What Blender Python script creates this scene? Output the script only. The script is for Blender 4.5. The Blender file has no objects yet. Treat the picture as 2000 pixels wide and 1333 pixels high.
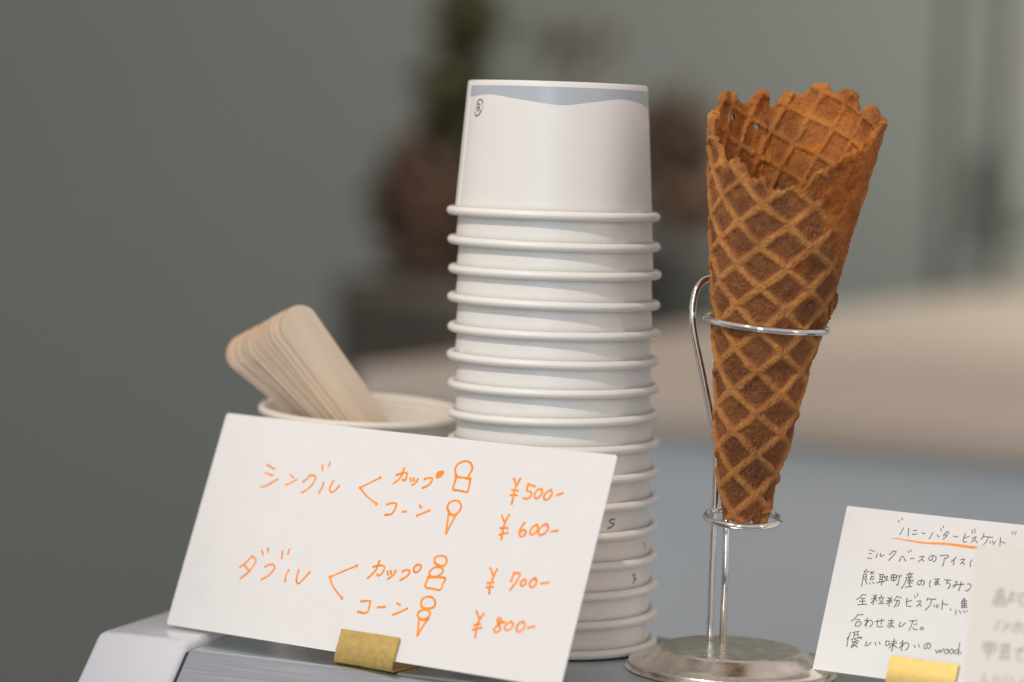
import bpy, bmesh, math, random
import numpy as np
from mathutils import Vector, Matrix

# ------------------------------------------------------------------ scene
S = bpy.context.scene
COL = S.collection
rad = math.radians

# camera: short telephoto, looking slightly down, body rolled a little
cam_d = bpy.data.cameras.new('camera')
cam = bpy.data.objects.new('camera', cam_d)
COL.objects.link(cam)
cam_d.sensor_width = 36.0
cam_d.lens = 36.0 * 5300 / 2000
cam_d.clip_start = 0.02
cam_d.clip_end = 60.0
cam.matrix_world = (Matrix.Translation((0, 0, 0.207)) @ Matrix.Rotation(rad(90 - 4.1), 4, 'X')
                    @ Matrix.Rotation(rad(2.2), 4, 'Z'))
cam_d.dof.use_dof = True
cam_d.dof.focus_distance = 1.082
cam_d.dof.aperture_fstop = 3.6
S.camera = cam

S.view_settings.view_transform = 'Standard'
S.view_settings.look = 'None'
S.view_settings.exposure = 0.09
S.view_settings.gamma = 1.0
S.cycles.use_denoising = True
S.cycles.max_bounces = 8

# ambient light of the room
world = bpy.data.worlds.new('World')
S.world = world
world.use_nodes = True
bg = world.node_tree.nodes['Background']
bg.inputs['Color'].default_value = (1.0, 0.885, 0.85, 1)
bg.inputs['Strength'].default_value = 0.535


def aim(o, target):
    d = Vector(target) - o.location
    o.rotation_euler = d.to_track_quat('-Z', 'Y').to_euler()


def area(name, loc, target, sx, sy, power, col):
    l = bpy.data.lights.new(name, 'AREA')
    l.shape = 'RECTANGLE'
    l.size, l.size_y = sx, sy
    l.energy = power
    l.color = col
    o = bpy.data.objects.new(name, l)
    COL.objects.link(o)
    o.location = loc
    aim(o, target)
    return o


# warm key from the upper left behind the camera, crisp shadows
key_l = bpy.data.lights.new('key_lamp', 'SPOT')
key_l.energy = 118
key_l.color = (1.0, 0.895, 0.775)
key_l.shadow_soft_size = 0.05
key_l.spot_size = rad(13.5)
key_l.spot_blend = 0.55
key = bpy.data.objects.new('key_lamp', key_l)
COL.objects.link(key)
key.location = (0.10 - 1.293, 1.10 - 1.436, 0.10 + 1.740)
aim(key, (0.10, 1.10, 0.10))

# the shop window behind the camera
area('window_lamp', (-0.72, -1.95, 0.85), (0.02, 1.12, 0.10), 0.45, 1.9, 20, (0.55, 0.83, 1.0))
# weak, warm, narrow area lamp further round to the right
area('side_lamp', (2.3, -0.7, 0.9), (0.05, 1.1, 0.10), 0.30, 1.6, 4, (1.0, 0.78, 0.58))

# ------------------------------------------------------------------ helpers
random.seed(4)
rng = np.random.default_rng(7)


def tag(o, label=None, cat=None, group=None, kind=None):
    if label: o['label'] = label
    if cat: o['category'] = cat
    if group: o['group'] = group
    if kind: o['kind'] = kind
    return o


def empty(name, loc, label, cat, group=None):
    o = bpy.data.objects.new(name, None)
    COL.objects.link(o)
    o.location = loc
    o.empty_display_size = 0.01
    return tag(o, label, cat, group)


def mesh_obj(name, verts, faces, mat, parent=None, smooth=True, loc=None):
    me = bpy.data.meshes.new(name)
    me.from_pydata([tuple(v) for v in verts], [], [tuple(f) for f in faces])
    me.validate()
    me.update()
    if smooth:
        me.polygons.foreach_set('use_smooth', [True] * len(me.polygons))
    me.materials.append(mat)
    o = bpy.data.objects.new(name, me)
    COL.objects.link(o)
    if parent: o.parent = parent
    if loc is not None: o.location = loc
    return o


def bm_obj(name, bm, mat, parent=None, smooth=False):
    me = bpy.data.meshes.new(name)
    bm.to_mesh(me)
    bm.free()
    if smooth:
        me.polygons.foreach_set('use_smooth', [True] * len(me.polygons))
    me.materials.append(mat)
    o = bpy.data.objects.new(name, me)
    COL.objects.link(o)
    if parent: o.parent = parent
    return o


def lathe(profile, n=96):
    """profile: list of (r, z); r == 0 closes to a pole"""
    V, F, rows = [], [], []
    for r, z in profile:
        if r <= 1e-9:
            V.append((0, 0, z)); rows.append([len(V) - 1])
        else:
            st = len(V)
            for i in range(n):
                a = 2 * math.pi * i / n
                V.append((r * math.cos(a), r * math.sin(a), z))
            rows.append(list(range(st, st + n)))
    for A, B in zip(rows[:-1], rows[1:]):
        for i in range(n):
            j = (i + 1) % n
            if len(A) == 1 and len(B) == 1: continue
            if len(A) == 1: F.append((A[0], B[j], B[i]))
            elif len(B) == 1: F.append((A[i], A[j], B[0]))
            else: F.append((A[i], A[j], B[j], B[i]))
    return V, F


def smooth_poly(pts, n=6, closed=False):
    P = [Vector(p) for p in pts]
    if len(P) == 2:
        return [P[0].lerp(P[1], i / n) for i in range(n + 1)]
    out = []
    m = len(P)
    for i in range(m if closed else m - 1):
        if closed:
            a, b, c, d = P[i - 1], P[i], P[(i + 1) % m], P[(i + 2) % m]
        else:
            b, c = P[i], P[i + 1]
            a = P[i - 1] if i > 0 else b * 2 - c
            d = P[i + 2] if i + 2 < m else c * 2 - b
        for k in range(n):
            t = k / n
            out.append(0.5 * ((2 * b) + (c - a) * t + (2 * a - 5 * b + 4 * c - d) * t * t
                              + (3 * b - a - 3 * c + d) * t ** 3))
    if not closed: out.append(P[-1])
    return out


def tube(path, r, n=16, closed=False):
    P = [Vector(p) for p in path]
    m = len(P)
    V, F = [], []
    up = Vector((0.13, 0.31, 0.94)).normalized()
    prev = None
    for i, p in enumerate(P):
        if closed: t = (P[(i + 1) % m] - P[i - 1]).normalized()
        else: t = (P[min(i + 1, m - 1)] - P[max(i - 1, 0)]).normalized()
        x = (prev if prev is not None else up.cross(t))
        x = (x - t * x.dot(t)).normalized()
        prev = x
        y = t.cross(x)
        for k in range(n):
            a = 2 * math.pi * k / n
            V.append(p + (x * math.cos(a) + y * math.sin(a)) * r)
    for i in range(m if closed else m - 1):
        j = (i + 1) % m
        for k in range(n):
            l = (k + 1) % n
            F.append((i * n + k, i * n + l, j * n + l, j * n + k))
    if not closed:
        F.append(tuple(range(n))[::-1])
        F.append(tuple((m - 1) * n + k for k in range(n)))
    return V, F


def join(parts):
    V, F = [], []
    for v, f in parts:
        o = len(V)
        V += list(v)
        F += [tuple(i + o for i in q) for q in f]
    return V, F


def ribbon(pts2, w, place, lift, taper=0.75, capn=5):
    """a pen stroke: flat strip with round ends; pts2 in metres, place maps (u, v, h) to a point"""
    P = [Vector((p[0], p[1])) for p in pts2]
    P = smooth_poly(P, 6)
    m = len(P)
    L, R = [], []
    for i, p in enumerate(P):
        t = (P[min(i + 1, m - 1)] - P[max(i - 1, 0)])
        if t.length < 1e-9: t = Vector((1, 0))
        t.normalize()
        nrm = Vector((-t.y, t.x))
        f = i / (m - 1)
        ww = w * 0.5 * (1 - (1 - taper) * math.sin(math.pi * min(1, f)) ** 0.7) * random.uniform(0.95, 1.05)
        L.append((p + nrm * ww, t, ww)); R.append((p - nrm * ww, t, ww))
    outline_a = [l[0] for l in L]
    outline_b = [r[0] for r in R]
    V, F = [], []
    hs = [lift + 1.5e-5 * i / m for i in range(m)]
    for i in range(m):
        V.append(place(outline_a[i].x, outline_a[i].y, hs[i]))
        V.append(place(outline_b[i].x, outline_b[i].y, hs[i]))
    for i in range(m - 1):
        F.append((2 * i, 2 * i + 1, 2 * i + 3, 2 * i + 2))
    for end in (0, m - 1):
        c, t, ww = P[end], L[end][1], L[end][2]
        d = -t if end == 0 else t
        nrm = Vector((-t.y, t.x))
        ring = []
        for k in range(1, capn):
            a = math.pi * k / capn
            q = c + nrm * ww * math.cos(a) + d * ww * math.sin(a)
            V.append(place(q.x, q.y, hs[end])); ring.append(len(V) - 1)
        loop = [2 * end] + ring + [2 * end + 1]
        F.append(tuple(loop) if end == 0 else tuple(loop[::-1]))
    return V, F


# ------------------------------------------------------------------ materials
def nmat(name):
    m = bpy.data.materials.new(name)
    m.use_nodes = True
    nt = m.node_tree
    b = nt.nodes['Principled BSDF']
    return m, nt, b


def node(nt, typ, **kw):
    n = nt.nodes.new(typ)
    for k, v in kw.items():
        if k in n.inputs: n.inputs[k].default_value = v
        else: setattr(n, k, v)
    return n


def simple(name, col, rough=0.5, metal=0.0, spec=0.5, vary=0.06, scale=60, bump=0.0, bscale=400,
           stretch=None, coat=0.0, rvary=0.0):
    m, nt, b = nmat(name)
    b.inputs['Roughness'].default_value = rough
    b.inputs['Metallic'].default_value = metal
    b.inputs['Specular IOR Level'].default_value = spec
    b.inputs['Coat Weight'].default_value = coat
    tc = node(nt, 'ShaderNodeTexCoord')
    mp = node(nt, 'ShaderNodeMapping')
    if stretch: mp.inputs['Scale'].default_value = stretch
    nt.links.new(tc.outputs['Object'], mp.inputs['Vector'])
    no = node(nt, 'ShaderNodeTexNoise', Scale=scale, Detail=5.0)
    nt.links.new(mp.outputs['Vector'], no.inputs['Vector'])
    cr = node(nt, 'ShaderNodeMapRange')
    cr.inputs['From Min'].default_value = 0.3
    cr.inputs['From Max'].default_value = 0.7
    cr.inputs['To Min'].default_value = 1 - vary
    cr.inputs['To Max'].default_value = 1 + vary
    nt.links.new(no.outputs['Fac'], cr.inputs['Value'])
    mx = node(nt, 'ShaderNodeVectorMath', operation='SCALE')
    mx.inputs[0].default_value = col
    nt.links.new(cr.outputs['Result'], mx.inputs['Scale'])
    nt.links.new(mx.outputs['Vector'], b.inputs['Base Color'])
    if rvary:
        r2 = node(nt, 'ShaderNodeMapRange')
        r2.inputs['From Min'].default_value = 0.3
        r2.inputs['From Max'].default_value = 0.7
        r2.inputs['To Min'].default_value = max(0.02, rough - rvary)
        r2.inputs['To Max'].default_value = rough + rvary
        nt.links.new(no.outputs['Fac'], r2.inputs['Value'])
        nt.links.new(r2.outputs['Result'], b.inputs['Roughness'])
    if bump:
        n2 = node(nt, 'ShaderNodeTexNoise', Scale=bscale, Detail=4.0)
        nt.links.new(mp.outputs['Vector'], n2.inputs['Vector'])
        bp = node(nt, 'ShaderNodeBump', Strength=bump, Distance=0.0004)
        nt.links.new(n2.outputs['Fac'], bp.inputs['Height'])
        nt.links.new(bp.outputs['Normal'], b.inputs['Normal'])
    return m


M = {}
M['cup'] = simple('coated_paper', (0.83, 0.808, 0.772), 0.40, vary=0.015, scale=900, bump=0.05, bscale=2500)
M['cup_rim'] = simple('rolled_paper_rim', (0.84, 0.812, 0.77), 0.40, vary=0.012, scale=900, bump=0.05, bscale=2000)
M['cup_cream'] = simple('cream_paper', (0.80, 0.745, 0.655), 0.42, vary=0.015, scale=600)
M['band'] = simple('pale_blue_print', (0.455, 0.495, 0.545), 0.32, vary=0.02, scale=1500)
M['mark'] = simple('dark_green_print', (0.015, 0.04, 0.035), 0.4)
M['grey_mark'] = simple('blue_grey_print', (0.16, 0.22, 0.30), 0.4)
M['faint_mark'] = simple('faint_blue_print', (0.42, 0.46, 0.56), 0.4)
M['card'] = simple('white_card', (0.80, 0.785, 0.775), 0.62, vary=0.014, scale=90, bump=0.16, bscale=1600)
M['card_cream'] = simple('cream_card', (0.80, 0.755, 0.69), 0.62, vary=0.014, scale=90, bump=0.16, bscale=1600)
M['orange'] = simple('orange_marker', (1.0, 0.30, 0.018), 0.5, vary=0.22, scale=260)
M['ink'] = simple('black_pen', (0.045, 0.037, 0.038), 0.5, vary=0.3, scale=500)
M['chrome'] = simple('chrome_wire', (0.78, 0.77, 0.75), 0.10, 1.0, vary=0.04, scale=300, rvary=0.04)
M['steel_base'] = simple('worn_plated_steel', (0.80, 0.745, 0.66), 0.25, 1.0, vary=0.12, scale=160, bump=0.10, bscale=900, rvary=0.08)
M['steel'] = simple('brushed_steel', (0.52, 0.59, 0.645), 0.30, 1.0, vary=0.07, scale=30, bump=0.06, bscale=60,
                    stretch=(1.0, 40.0, 40.0), rvary=0.06)
M['enamel'] = simple('white_enamel', (0.75, 0.755, 0.81), 0.14, vary=0.01, coat=0.4)
M['gap_strip'] = simple('dark_gap', (0.03, 0.03, 0.03), 0.6)
M['brass'] = simple('aged_brass', (0.57, 0.43, 0.165), 0.52, 1.0, vary=0.10, scale=420, bump=0.14, bscale=1500, rvary=0.05)
M['wood'] = simple('birch_wood', (0.87, 0.69, 0.52), 0.6, vary=0.14, scale=110, bump=0.10, bscale=700, stretch=(1, 1, 0.12))
M['wood_edge'] = simple('birch_edge', (0.56, 0.36, 0.22), 0.65, vary=0.10, scale=110, stretch=(1, 1, 0.12))
for _m in (M['wood'], M['wood_edge']):
    _nt = _m.node_tree
    _oi = node(_nt, 'ShaderNodeObjectInfo')
    _mr = node(_nt, 'ShaderNodeMapRange'); _mr.inputs['To Min'].default_value = 0.84; _mr.inputs['To Max'].default_value = 1.08
    _nt.links.new(_oi.outputs['Random'], _mr.inputs['Value'])
    _sv = node(_nt, 'ShaderNodeVectorMath', operation='SCALE')
    _b = _nt.nodes['Principled BSDF']
    _src = _b.inputs['Base Color'].links[0].from_socket
    _nt.links.new(_src, _sv.inputs[0]); _nt.links.new(_mr.outputs['Result'], _sv.inputs['Scale'])
    _nt.links.new(_sv.outputs['Vector'], _b.inputs['Base Color'])
M['wall_dark'] = simple('grey_green_paint', (0.098, 0.100, 0.083), 0.85, vary=0.05, scale=1.2)
M['wall_light'] = simple('light_grey_paint', (0.194, 0.212, 0.197), 0.85, vary=0.05, scale=0.9)
M['pale_paint'] = simple('pale_beige_paint', (0.29, 0.305, 0.275), 0.8, vary=0.04, scale=2)
M['mid_grey'] = simple('grey_plastic', (0.25, 0.262, 0.245), 0.6)
M['counter_top'] = simple('beige_laminate', (0.74, 0.635, 0.525), 0.5, vary=0.05, scale=6)
M['counter_edge'] = simple('beige_edge', (0.36, 0.31, 0.245), 0.6, vary=0.04, scale=6)
M['counter_front'] = simple('blue_grey_panel', (0.63, 0.71, 0.75), 0.6, vary=0.05, scale=5)
M['floor'] = simple('floor_concrete', (0.22, 0.21, 0.19), 0.7)
M['pot'] = simple('dark_slate_pot', (0.135, 0.115, 0.095), 0.7)
M['pot_grey'] = simple('grey_pot', (0.095, 0.094, 0.084), 0.7)
M['leaf_green'] = simple('dark_green_leaf', (0.085, 0.078, 0.026), 0.6, vary=0.4, scale=30)
M['leaf_red'] = simple('red_brown_leaf', (0.20, 0.115, 0.075), 0.6, vary=0.4, scale=30)
M['leaf_brown'] = simple('dark_brown_leaf', (0.15, 0.098, 0.064), 0.6, vary=0.4, scale=30)
M['leaf_rust'] = simple('rust_leaf', (0.21, 0.13, 0.08), 0.6, vary=0.4, scale=30)


def waffle_material():
    m, nt, b = nmat('waffle')
    at = node(nt, 'ShaderNodeAttribute', attribute_name='ridge')
    af = node(nt, 'ShaderNodeAttribute', attribute_name='glaze')
    tc = node(nt, 'ShaderNodeTexCoord')
    n1 = node(nt, 'ShaderNodeTexNoise', Scale=150.0, Detail=6.0, Roughness=0.65)
    n2 = node(nt, 'ShaderNodeTexNoise', Scale=1100.0, Detail=4.0, Roughness=0.7)
    n3 = node(nt, 'ShaderNodeTexNoise', Scale=45.0, Detail=3.0)
    for n in (n1, n2, n3): nt.links.new(tc.outputs['Object'], n.inputs['Vector'])
    # ridge + noise -> toasted ramp
    ad = node(nt, 'ShaderNodeMath', operation='MULTIPLY_ADD')
    nt.links.new(n1.outputs['Fac'], ad.inputs[0]); ad.inputs[1].default_value = 0.60
    nt.links.new(at.outputs['Fac'], ad.inputs[2])
    ad2 = node(nt, 'ShaderNodeMath', operation='MULTIPLY_ADD')
    nt.links.new(n2.outputs['Fac'], ad2.inputs[0]); ad2.inputs[1].default_value = 0.80
    nt.links.new(ad.outputs[0], ad2.inputs[2])
    sb = node(nt, 'ShaderNodeMath', operation='SUBTRACT'); sb.inputs[1].default_value = 0.55
    nt.links.new(ad2.outputs[0], sb.inputs[0])
    cr = node(nt, 'ShaderNodeValToRGB')
    e = cr.color_ramp.elements
    e[0].position = 0.0; e[0].color = (0.165, 0.054, 0.017, 1)
    e[1].position = 1.0; e[1].color = (0.53, 0.225, 0.060, 1)
    q = e.new(0.30); q.color = (0.335, 0.122, 0.036, 1)
    q = e.new(0.65); q.color = (0.42, 0.165, 0.043, 1)
    nt.links.new(sb.outputs[0], cr.inputs['Fac'])
    # sugar glaze: more orange, glossier
    cg = node(nt, 'ShaderNodeValToRGB')
    e = cg.color_ramp.elements
    e[0].position = 0.30; e[0].color = (0.30, 0.055, 0.004, 1)
    e[1].position = 0.72; e[1].color = (0.66, 0.235, 0.026, 1)
    nt.links.new(n1.outputs['Fac'], cg.inputs['Fac'])
    mg = node(nt, 'ShaderNodeMix', data_type='RGBA')
    nt.links.new(af.outputs['Fac'], mg.inputs[0])
    nt.links.new(cr.outputs['Color'], mg.inputs[6]); nt.links.new(cg.outputs['Color'], mg.inputs[7])
    # large patches of darker baking
    mr = node(nt, 'ShaderNodeMapRange'); mr.inputs['From Min'].default_value = 0.35; mr.inputs['From Max'].default_value = 0.65
    mr.inputs['To Min'].default_value = 0.70; mr.inputs['To Max'].default_value = 1.14
    nt.links.new(n3.outputs['Fac'], mr.inputs['Value'])
    sc = node(nt, 'ShaderNodeVectorMath', operation='SCALE')
    nt.links.new(mg.outputs[2], sc.inputs[0]); nt.links.new(mr.outputs['Result'], sc.inputs['Scale'])
    vo = node(nt, 'ShaderNodeTexVoronoi', Scale=700.0); nt.links.new(tc.outputs['Object'], vo.inputs['Vector'])
    pr = node(nt, 'ShaderNodeMapRange'); pr.inputs['From Min'].default_value = 0.10; pr.inputs['From Max'].default_value = 0.32
    pr.inputs['To Min'].default_value = 0.62; pr.inputs['To Max'].default_value = 1.05
    nt.links.new(vo.outputs['Distance'], pr.inputs['Value'])
    s2 = node(nt, 'ShaderNodeVectorMath', operation='SCALE')
    nt.links.new(sc.outputs['Vector'], s2.inputs[0]); nt.links.new(pr.outputs['Result'], s2.inputs['Scale'])
    nt.links.new(s2.outputs['Vector'], b.inputs['Base Color'])
    rr = node(nt, 'ShaderNodeMapRange'); rr.inputs['To Min'].default_value = 0.52; rr.inputs['To Max'].default_value = 0.34
    nt.links.new(af.outputs['Fac'], rr.inputs['Value'])
    nt.links.new(rr.outputs['Result'], b.inputs['Roughness'])
    b.inputs['Specular IOR Level'].default_value = 0.34
    b.inputs['Subsurface Weight'].default_value = 0.0
    bp = node(nt, 'ShaderNodeBump', Strength=0.9, Distance=0.0009)
    nt.links.new(n2.outputs['Fac'], bp.inputs['Height'])
    bp2 = node(nt, 'ShaderNodeBump', Strength=0.45, Distance=0.001)
    nt.links.new(n1.outputs['Fac'], bp2.inputs['Height']); nt.links.new(bp.outputs['Normal'], bp2.inputs['Normal'])
    nt.links.new(bp2.outputs['Normal'], b.inputs['Normal'])
    return m


M['waffle'] = waffle_material()


# ------------------------------------------------------------------ setting: room behind the counter
def box_verts(x0, x1, y0, y1, z0, z1):
    V = [(x0, y0, z0), (x1, y0, z0), (x1, y1, z0), (x0, y1, z0), (x0, y0, z1), (x1, y0, z1), (x1, y1, z1), (x0, y1, z1)]
    F = [(0, 3, 2, 1), (4, 5, 6, 7), (0, 1, 5, 4), (1, 2, 6, 5), (2, 3, 7, 6), (3, 0, 4, 7)]
    return V, F


def frame2(yaw, o):
    """local (t along, b back, z) -> world"""
    c, s = math.cos(rad(yaw)), math.sin(rad(yaw))
    return lambda t, b, z: Vector((o[0] + c * t + s * b, o[1] - s * t + c * b, o[2] + z))


def extrude_profile(prof, t0, t1, fr):
    """closed (b, z) outline swept from t0 to t1"""
    n = len(prof)
    V = [fr(t0, b, z) for b, z in prof] + [fr(t1, b, z) for b, z in prof]
    F = [(i, (i + 1) % n, n + (i + 1) % n, n + i) for i in range(n)]
    F += [tuple(range(n))[::-1], tuple(range(n, 2 * n))]
    return V, F


def bevelled(name, V, F, mat, parent, width, seg=4):
    o = mesh_obj(name, V, F, mat, parent, smooth=False)
    bm = bmesh.new(); bm.from_mesh(o.data)
    bmesh.ops.recalc_face_normals(bm, faces=bm.faces)
    es = [e for e in bm.edges if len(e.link_faces) == 2 and e.calc_face_angle(0) > 0.3]
    bmesh.ops.bevel(bm, geom=es, offset=width, segments=seg, profile=0.5, affect='EDGES', clamp_overlap=True)
    bm.to_mesh(o.data); bm.free()
    for p in o.data.polygons: p.use_smooth = True
    o.data.set_sharp_from_angle(angle=rad(50))
    return o


tag(mesh_obj('floor', [(-6, -4, -0.95), (6, -4, -0.95), (6, 4.6, -0.95), (-6, 4.6, -0.95)], [(0, 1, 2, 3)], M['floor'], smooth=False), kind='structure')
tag(mesh_obj('wall', *box_verts(-4, 4, 4.6, 4.75, -0.95, 2.6), M['wall_light'], smooth=False), kind='structure')
room_l = bpy.data.lights.new('room_lamp', 'SPOT')
room_l.energy = 290
room_l.color = (1.0, 0.97, 0.88)
room_l.shadow_soft_size = 0.3
room_l.spot_size = rad(104)
room_l.spot_blend = 1.0
room = bpy.data.objects.new('room_lamp', room_l)
COL.objects.link(room)
room.location = (2.6, 2.6, 1.6)
aim(room, (1.25, 4.6, 0.2))

df = empty('door_frame', (0.9, 4.55, -0.95), 'blurred pale beige door frame at the far right end of the grey wall', 'door frame')
for (a, b2) in ((0.815, 1.10),):
    bevelled('post', *box_verts(a - 0.9, b2 - 0.9, 0.025, 0.045, 0.0, 3.0), M['pale_paint'], df, 0.006, 2)
sw = empty('switch_box', (0.838, 4.560, 0.16), 'blurred grey switch box mounted on the pale door frame', 'switch')
bevelled('cover', *box_verts(-0.035, 0.05, -0.012, 0.0145, -0.06, 0.09), M['wall_light'], sw, 0.006, 2)
bevelled('button', *box_verts(-0.012, 0.022, -0.02, -0.0125, -0.02, 0.05), M['mid_grey'], sw, 0.003, 2)
pp = empty('wall_pipe', (0.735, 4.586, -0.95), 'blurred dull grey pipe running up the wall left of the door frame', 'pipe')
V, F = tube([(0, 0, 0), (0, 0, 3.0)], 0.010, 16)
mesh_obj('tube', V, F, M['mid_grey'], pp)
for z in (0.6, 1.3, 2.0):
    mesh_obj('clip', *tube([(0, 0, z), (0, 0, z + 0.02)], 0.013, 16), M['mid_grey'], pp)

# back counter
ct = empty('back_counter', (-0.138, 2.38, -0.95), 'blurred service counter with beige top and blue grey front panel behind the cone', 'counter')
frc = frame2(24.5, (0, 0, 0))
bevelled('countertop', *extrude_profile([(2.4, 0.957), (0.0, 0.957), (0.0, 0.922), (2.4, 0.922)], 0.0, 2.6, frc), M['counter_top'], ct, 0.004, 2)
bevelled('front_panel', *extrude_profile([(2.36, 0.9215), (0.02, 0.9215), (0.02, 0.06), (2.36, 0.06)], 0.02, 2.58, frc), M['counter_front'], ct, 0.003, 2)
bevelled('plinth', *extrude_profile([(2.34, 0.0595), (0.07, 0.0595), (0.07, 0.0), (2.34, 0.0)], 0.05, 2.55, frc), M['mid_grey'], ct, 0.002, 2)


def leaf_cluster(n, c, sz, length, rng_):
    V, F = [], []
    for _ in range(n):
        while True:
            q = rng_.uniform(-1, 1, 3)
            if q @ q <= 1: break
        p = Vector(c) + Vector(q * np.array(sz))
        d = Vector(rng_.normal(0, 1, 3) + np.array([0, 0, 0.35])).normalized()
        s = d.cross(Vector(rng_.normal(0, 1, 3))).normalized()
        nrm = d.cross(s)
        L = length * rng_.uniform(0.6, 1.3); w = L * rng_.uniform(0.16, 0.28)
        o = len(V)
        V += [p, p + d * L * .35 + s * w + nrm * w * .3, p + d * L * .35 - s * w + nrm * w * .3, p + d * L * .4,
              p + d * L * .72 + s * w * .7, p + d * L * .72 - s * w * .7, p + d * L - nrm * w * .6]
        F += [(o, o + 1, o + 3), (o, o + 3, o + 2), (o + 1, o + 4, o + 3), (o + 3, o + 5, o + 2), (o + 4, o + 6, o + 3), (o + 3, o + 6, o + 5)]
    return V, F


def planter(name, loc, r, h, label, stems, clusters, k=1.13, pot='pot'):
    stems = [[(x * k, y * k, h + (z - h) * k) for x, y, z in s] for s in stems]
    clusters = [(n, (c[0] * k, c[1] * k, h + (c[2] - h) * k), tuple(q * k for q in sz), L * k, mt) for n, c, sz, L, mt in clusters]
    e = empty(name, loc, label, 'potted plant')
    V, F = lathe([(0, 0), (r * .72, 0), (r * .76, 0.01), (r * .98, h - .03), (r, h - .028), (r, h), (r * .9, h), (r * .88, h - .02), (0, h - .025)], 40)
    mesh_obj('pot', V, F, M[pot], e)
    for s in stems:
        mesh_obj('stem', *tube(smooth_poly(s, 5), 0.006, 8), M['leaf_brown'], e)
    for n, c, sz, L, mt in clusters:
        f = mesh_obj('foliage', *leaf_cluster(n, c, sz, L, rng), M[mt], e, smooth=False)
        tag(f, kind='stuff')
    return e


# pixel-scale of the planter plane: 1 px = 0.585 mm, z above the pot's own floor
planter('potted_plant', (-0.107, 3.50, -0.95), 0.125, 0.978,
        'blurred red brown plant with one green shoot in a dark pot behind the cups',
        [[(-.03, 0, .95), (-.03, .01, 1.1), (-.01, 0, 1.20), (.025, 0, 1.30)], [(.02, 0, .95), (.04, .02, 1.1), (.10, .02, 1.22)],
         [(-.05, 0, .95), (-.05, 0, 1.08)], [(.05, 0, .95), (.12, .03, 1.15), (.18, .03, 1.25)]],
        [(160, (-.005, 0, 1.075), (.040, .04, .045), .05, 'leaf_red'),
         (330, (.03, .02, 1.05), (.10, .06, .09), .05, 'leaf_brown'),
         (110, (.018, 0, 1.185), (.028, .03, .05), .045, 'leaf_green'),
         (120, (.028, 0, 1.275), (.020, .02, .035), .045, 'leaf_green'),
         (26, (.16, .02, 1.25), (.07, .03, .022), .035, 'leaf_brown')])
planter('potted_plant', (0.212, 3.55, -0.95), 0.068, 1.045,
        'blurred rust coloured plant in a dark pot, between cup stack and cone',
        [[(0, 0, 1.0), (.0, .01, 1.12), (.01, 0, 1.2)], [(0.02, 0, 1.0), (.03, .01, 1.1), (.04, 0, 1.16)]],
        [(120, (.01, 0, 1.085), (.045, .04, .028), .04, 'leaf_rust'),
         (200, (-.01, .02, 1.13), (.055, .05, .075), .045, 'leaf_brown')], pot='pot_grey')

# ------------------------------------------------------------------ the display case ledge
O = (-0.1257, 1.081, 0.0)
case = empty('display_case', O, 'display case with brushed steel top ledge and white enamel end piece, carrying cups and cards', 'display case')
case.rotation_euler = (0, 0, rad(-20.5))
frl = frame2(0, (0, 0, 0))
bevelled('steel_ledge', *extrude_profile([(0.134, 0.0), (0.0, 0.0), (-0.16, -0.16), (-0.16, -0.17), (0.134, -0.17)], 0.0, 0.62, frl), M['steel'], case, 0.0022, 5)
bevelled('end_piece', *extrude_profile([(0.134, 0.003), (0.002, 0.003), (-0.16, -0.158), (-0.16, -0.17), (0.134, -0.17)], -0.0425, -0.0012, frl), M['enamel'], case, 0.0035, 6)
mesh_obj('gap_strip', *extrude_profile([(0.13, -0.0015), (0.001, -0.0015), (-0.15, -0.1525), (-0.15, -0.165), (0.13, -0.165)], -0.0015, 0.0005, frl), M['gap_strip'], case, smooth=False)  # near-black strip stands in for the shaded seam gap between steel and enamel

# ------------------------------------------------------------------ paper cups
RW0, RW1, CH = 0.0410, 0.0372, 0.0538      # wall radius at the rim, at the closed end, height
RT, RM = 0.00182, 0.0426                    # rolled rim


def wall_r(z): return RW0 + (RW1 - RW0) * z / CH


th = 0.0004
prof = [(wall_r(0) - th, 0.0), (wall_r(0), 0.0)] + [(wall_r(z), z) for z in np.linspace(0.004, CH - 0.0006, 6)]
prof += [(RW1 - 0.0001, CH - 0.0002), (RW1 - 0.0005, CH), (RW1 - 0.0011, CH - 0.0002), (RW1 - 0.0013, CH - 0.004), (wall_r(0.03) - th * 1.2, 0.03), (wall_r(0) - th, 0.0)]
me_wall = mesh_obj('wall', *lathe(prof, 128), M['cup'])
prof = [(RM + RT * math.cos(a), RT * math.sin(a)) for a in np.linspace(0, 2 * math.pi, 21)]
me_rim = mesh_obj('rim', *lathe(prof, 128), M['cup_rim'])
me_base = mesh_obj('base', *lathe([(0, CH - 0.005), (RW1 - 0.0014, CH - 0.005), (RW1 - 0.0014, CH - 0.0056), (0, CH - 0.0056)], 96), M['cup'])

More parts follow.
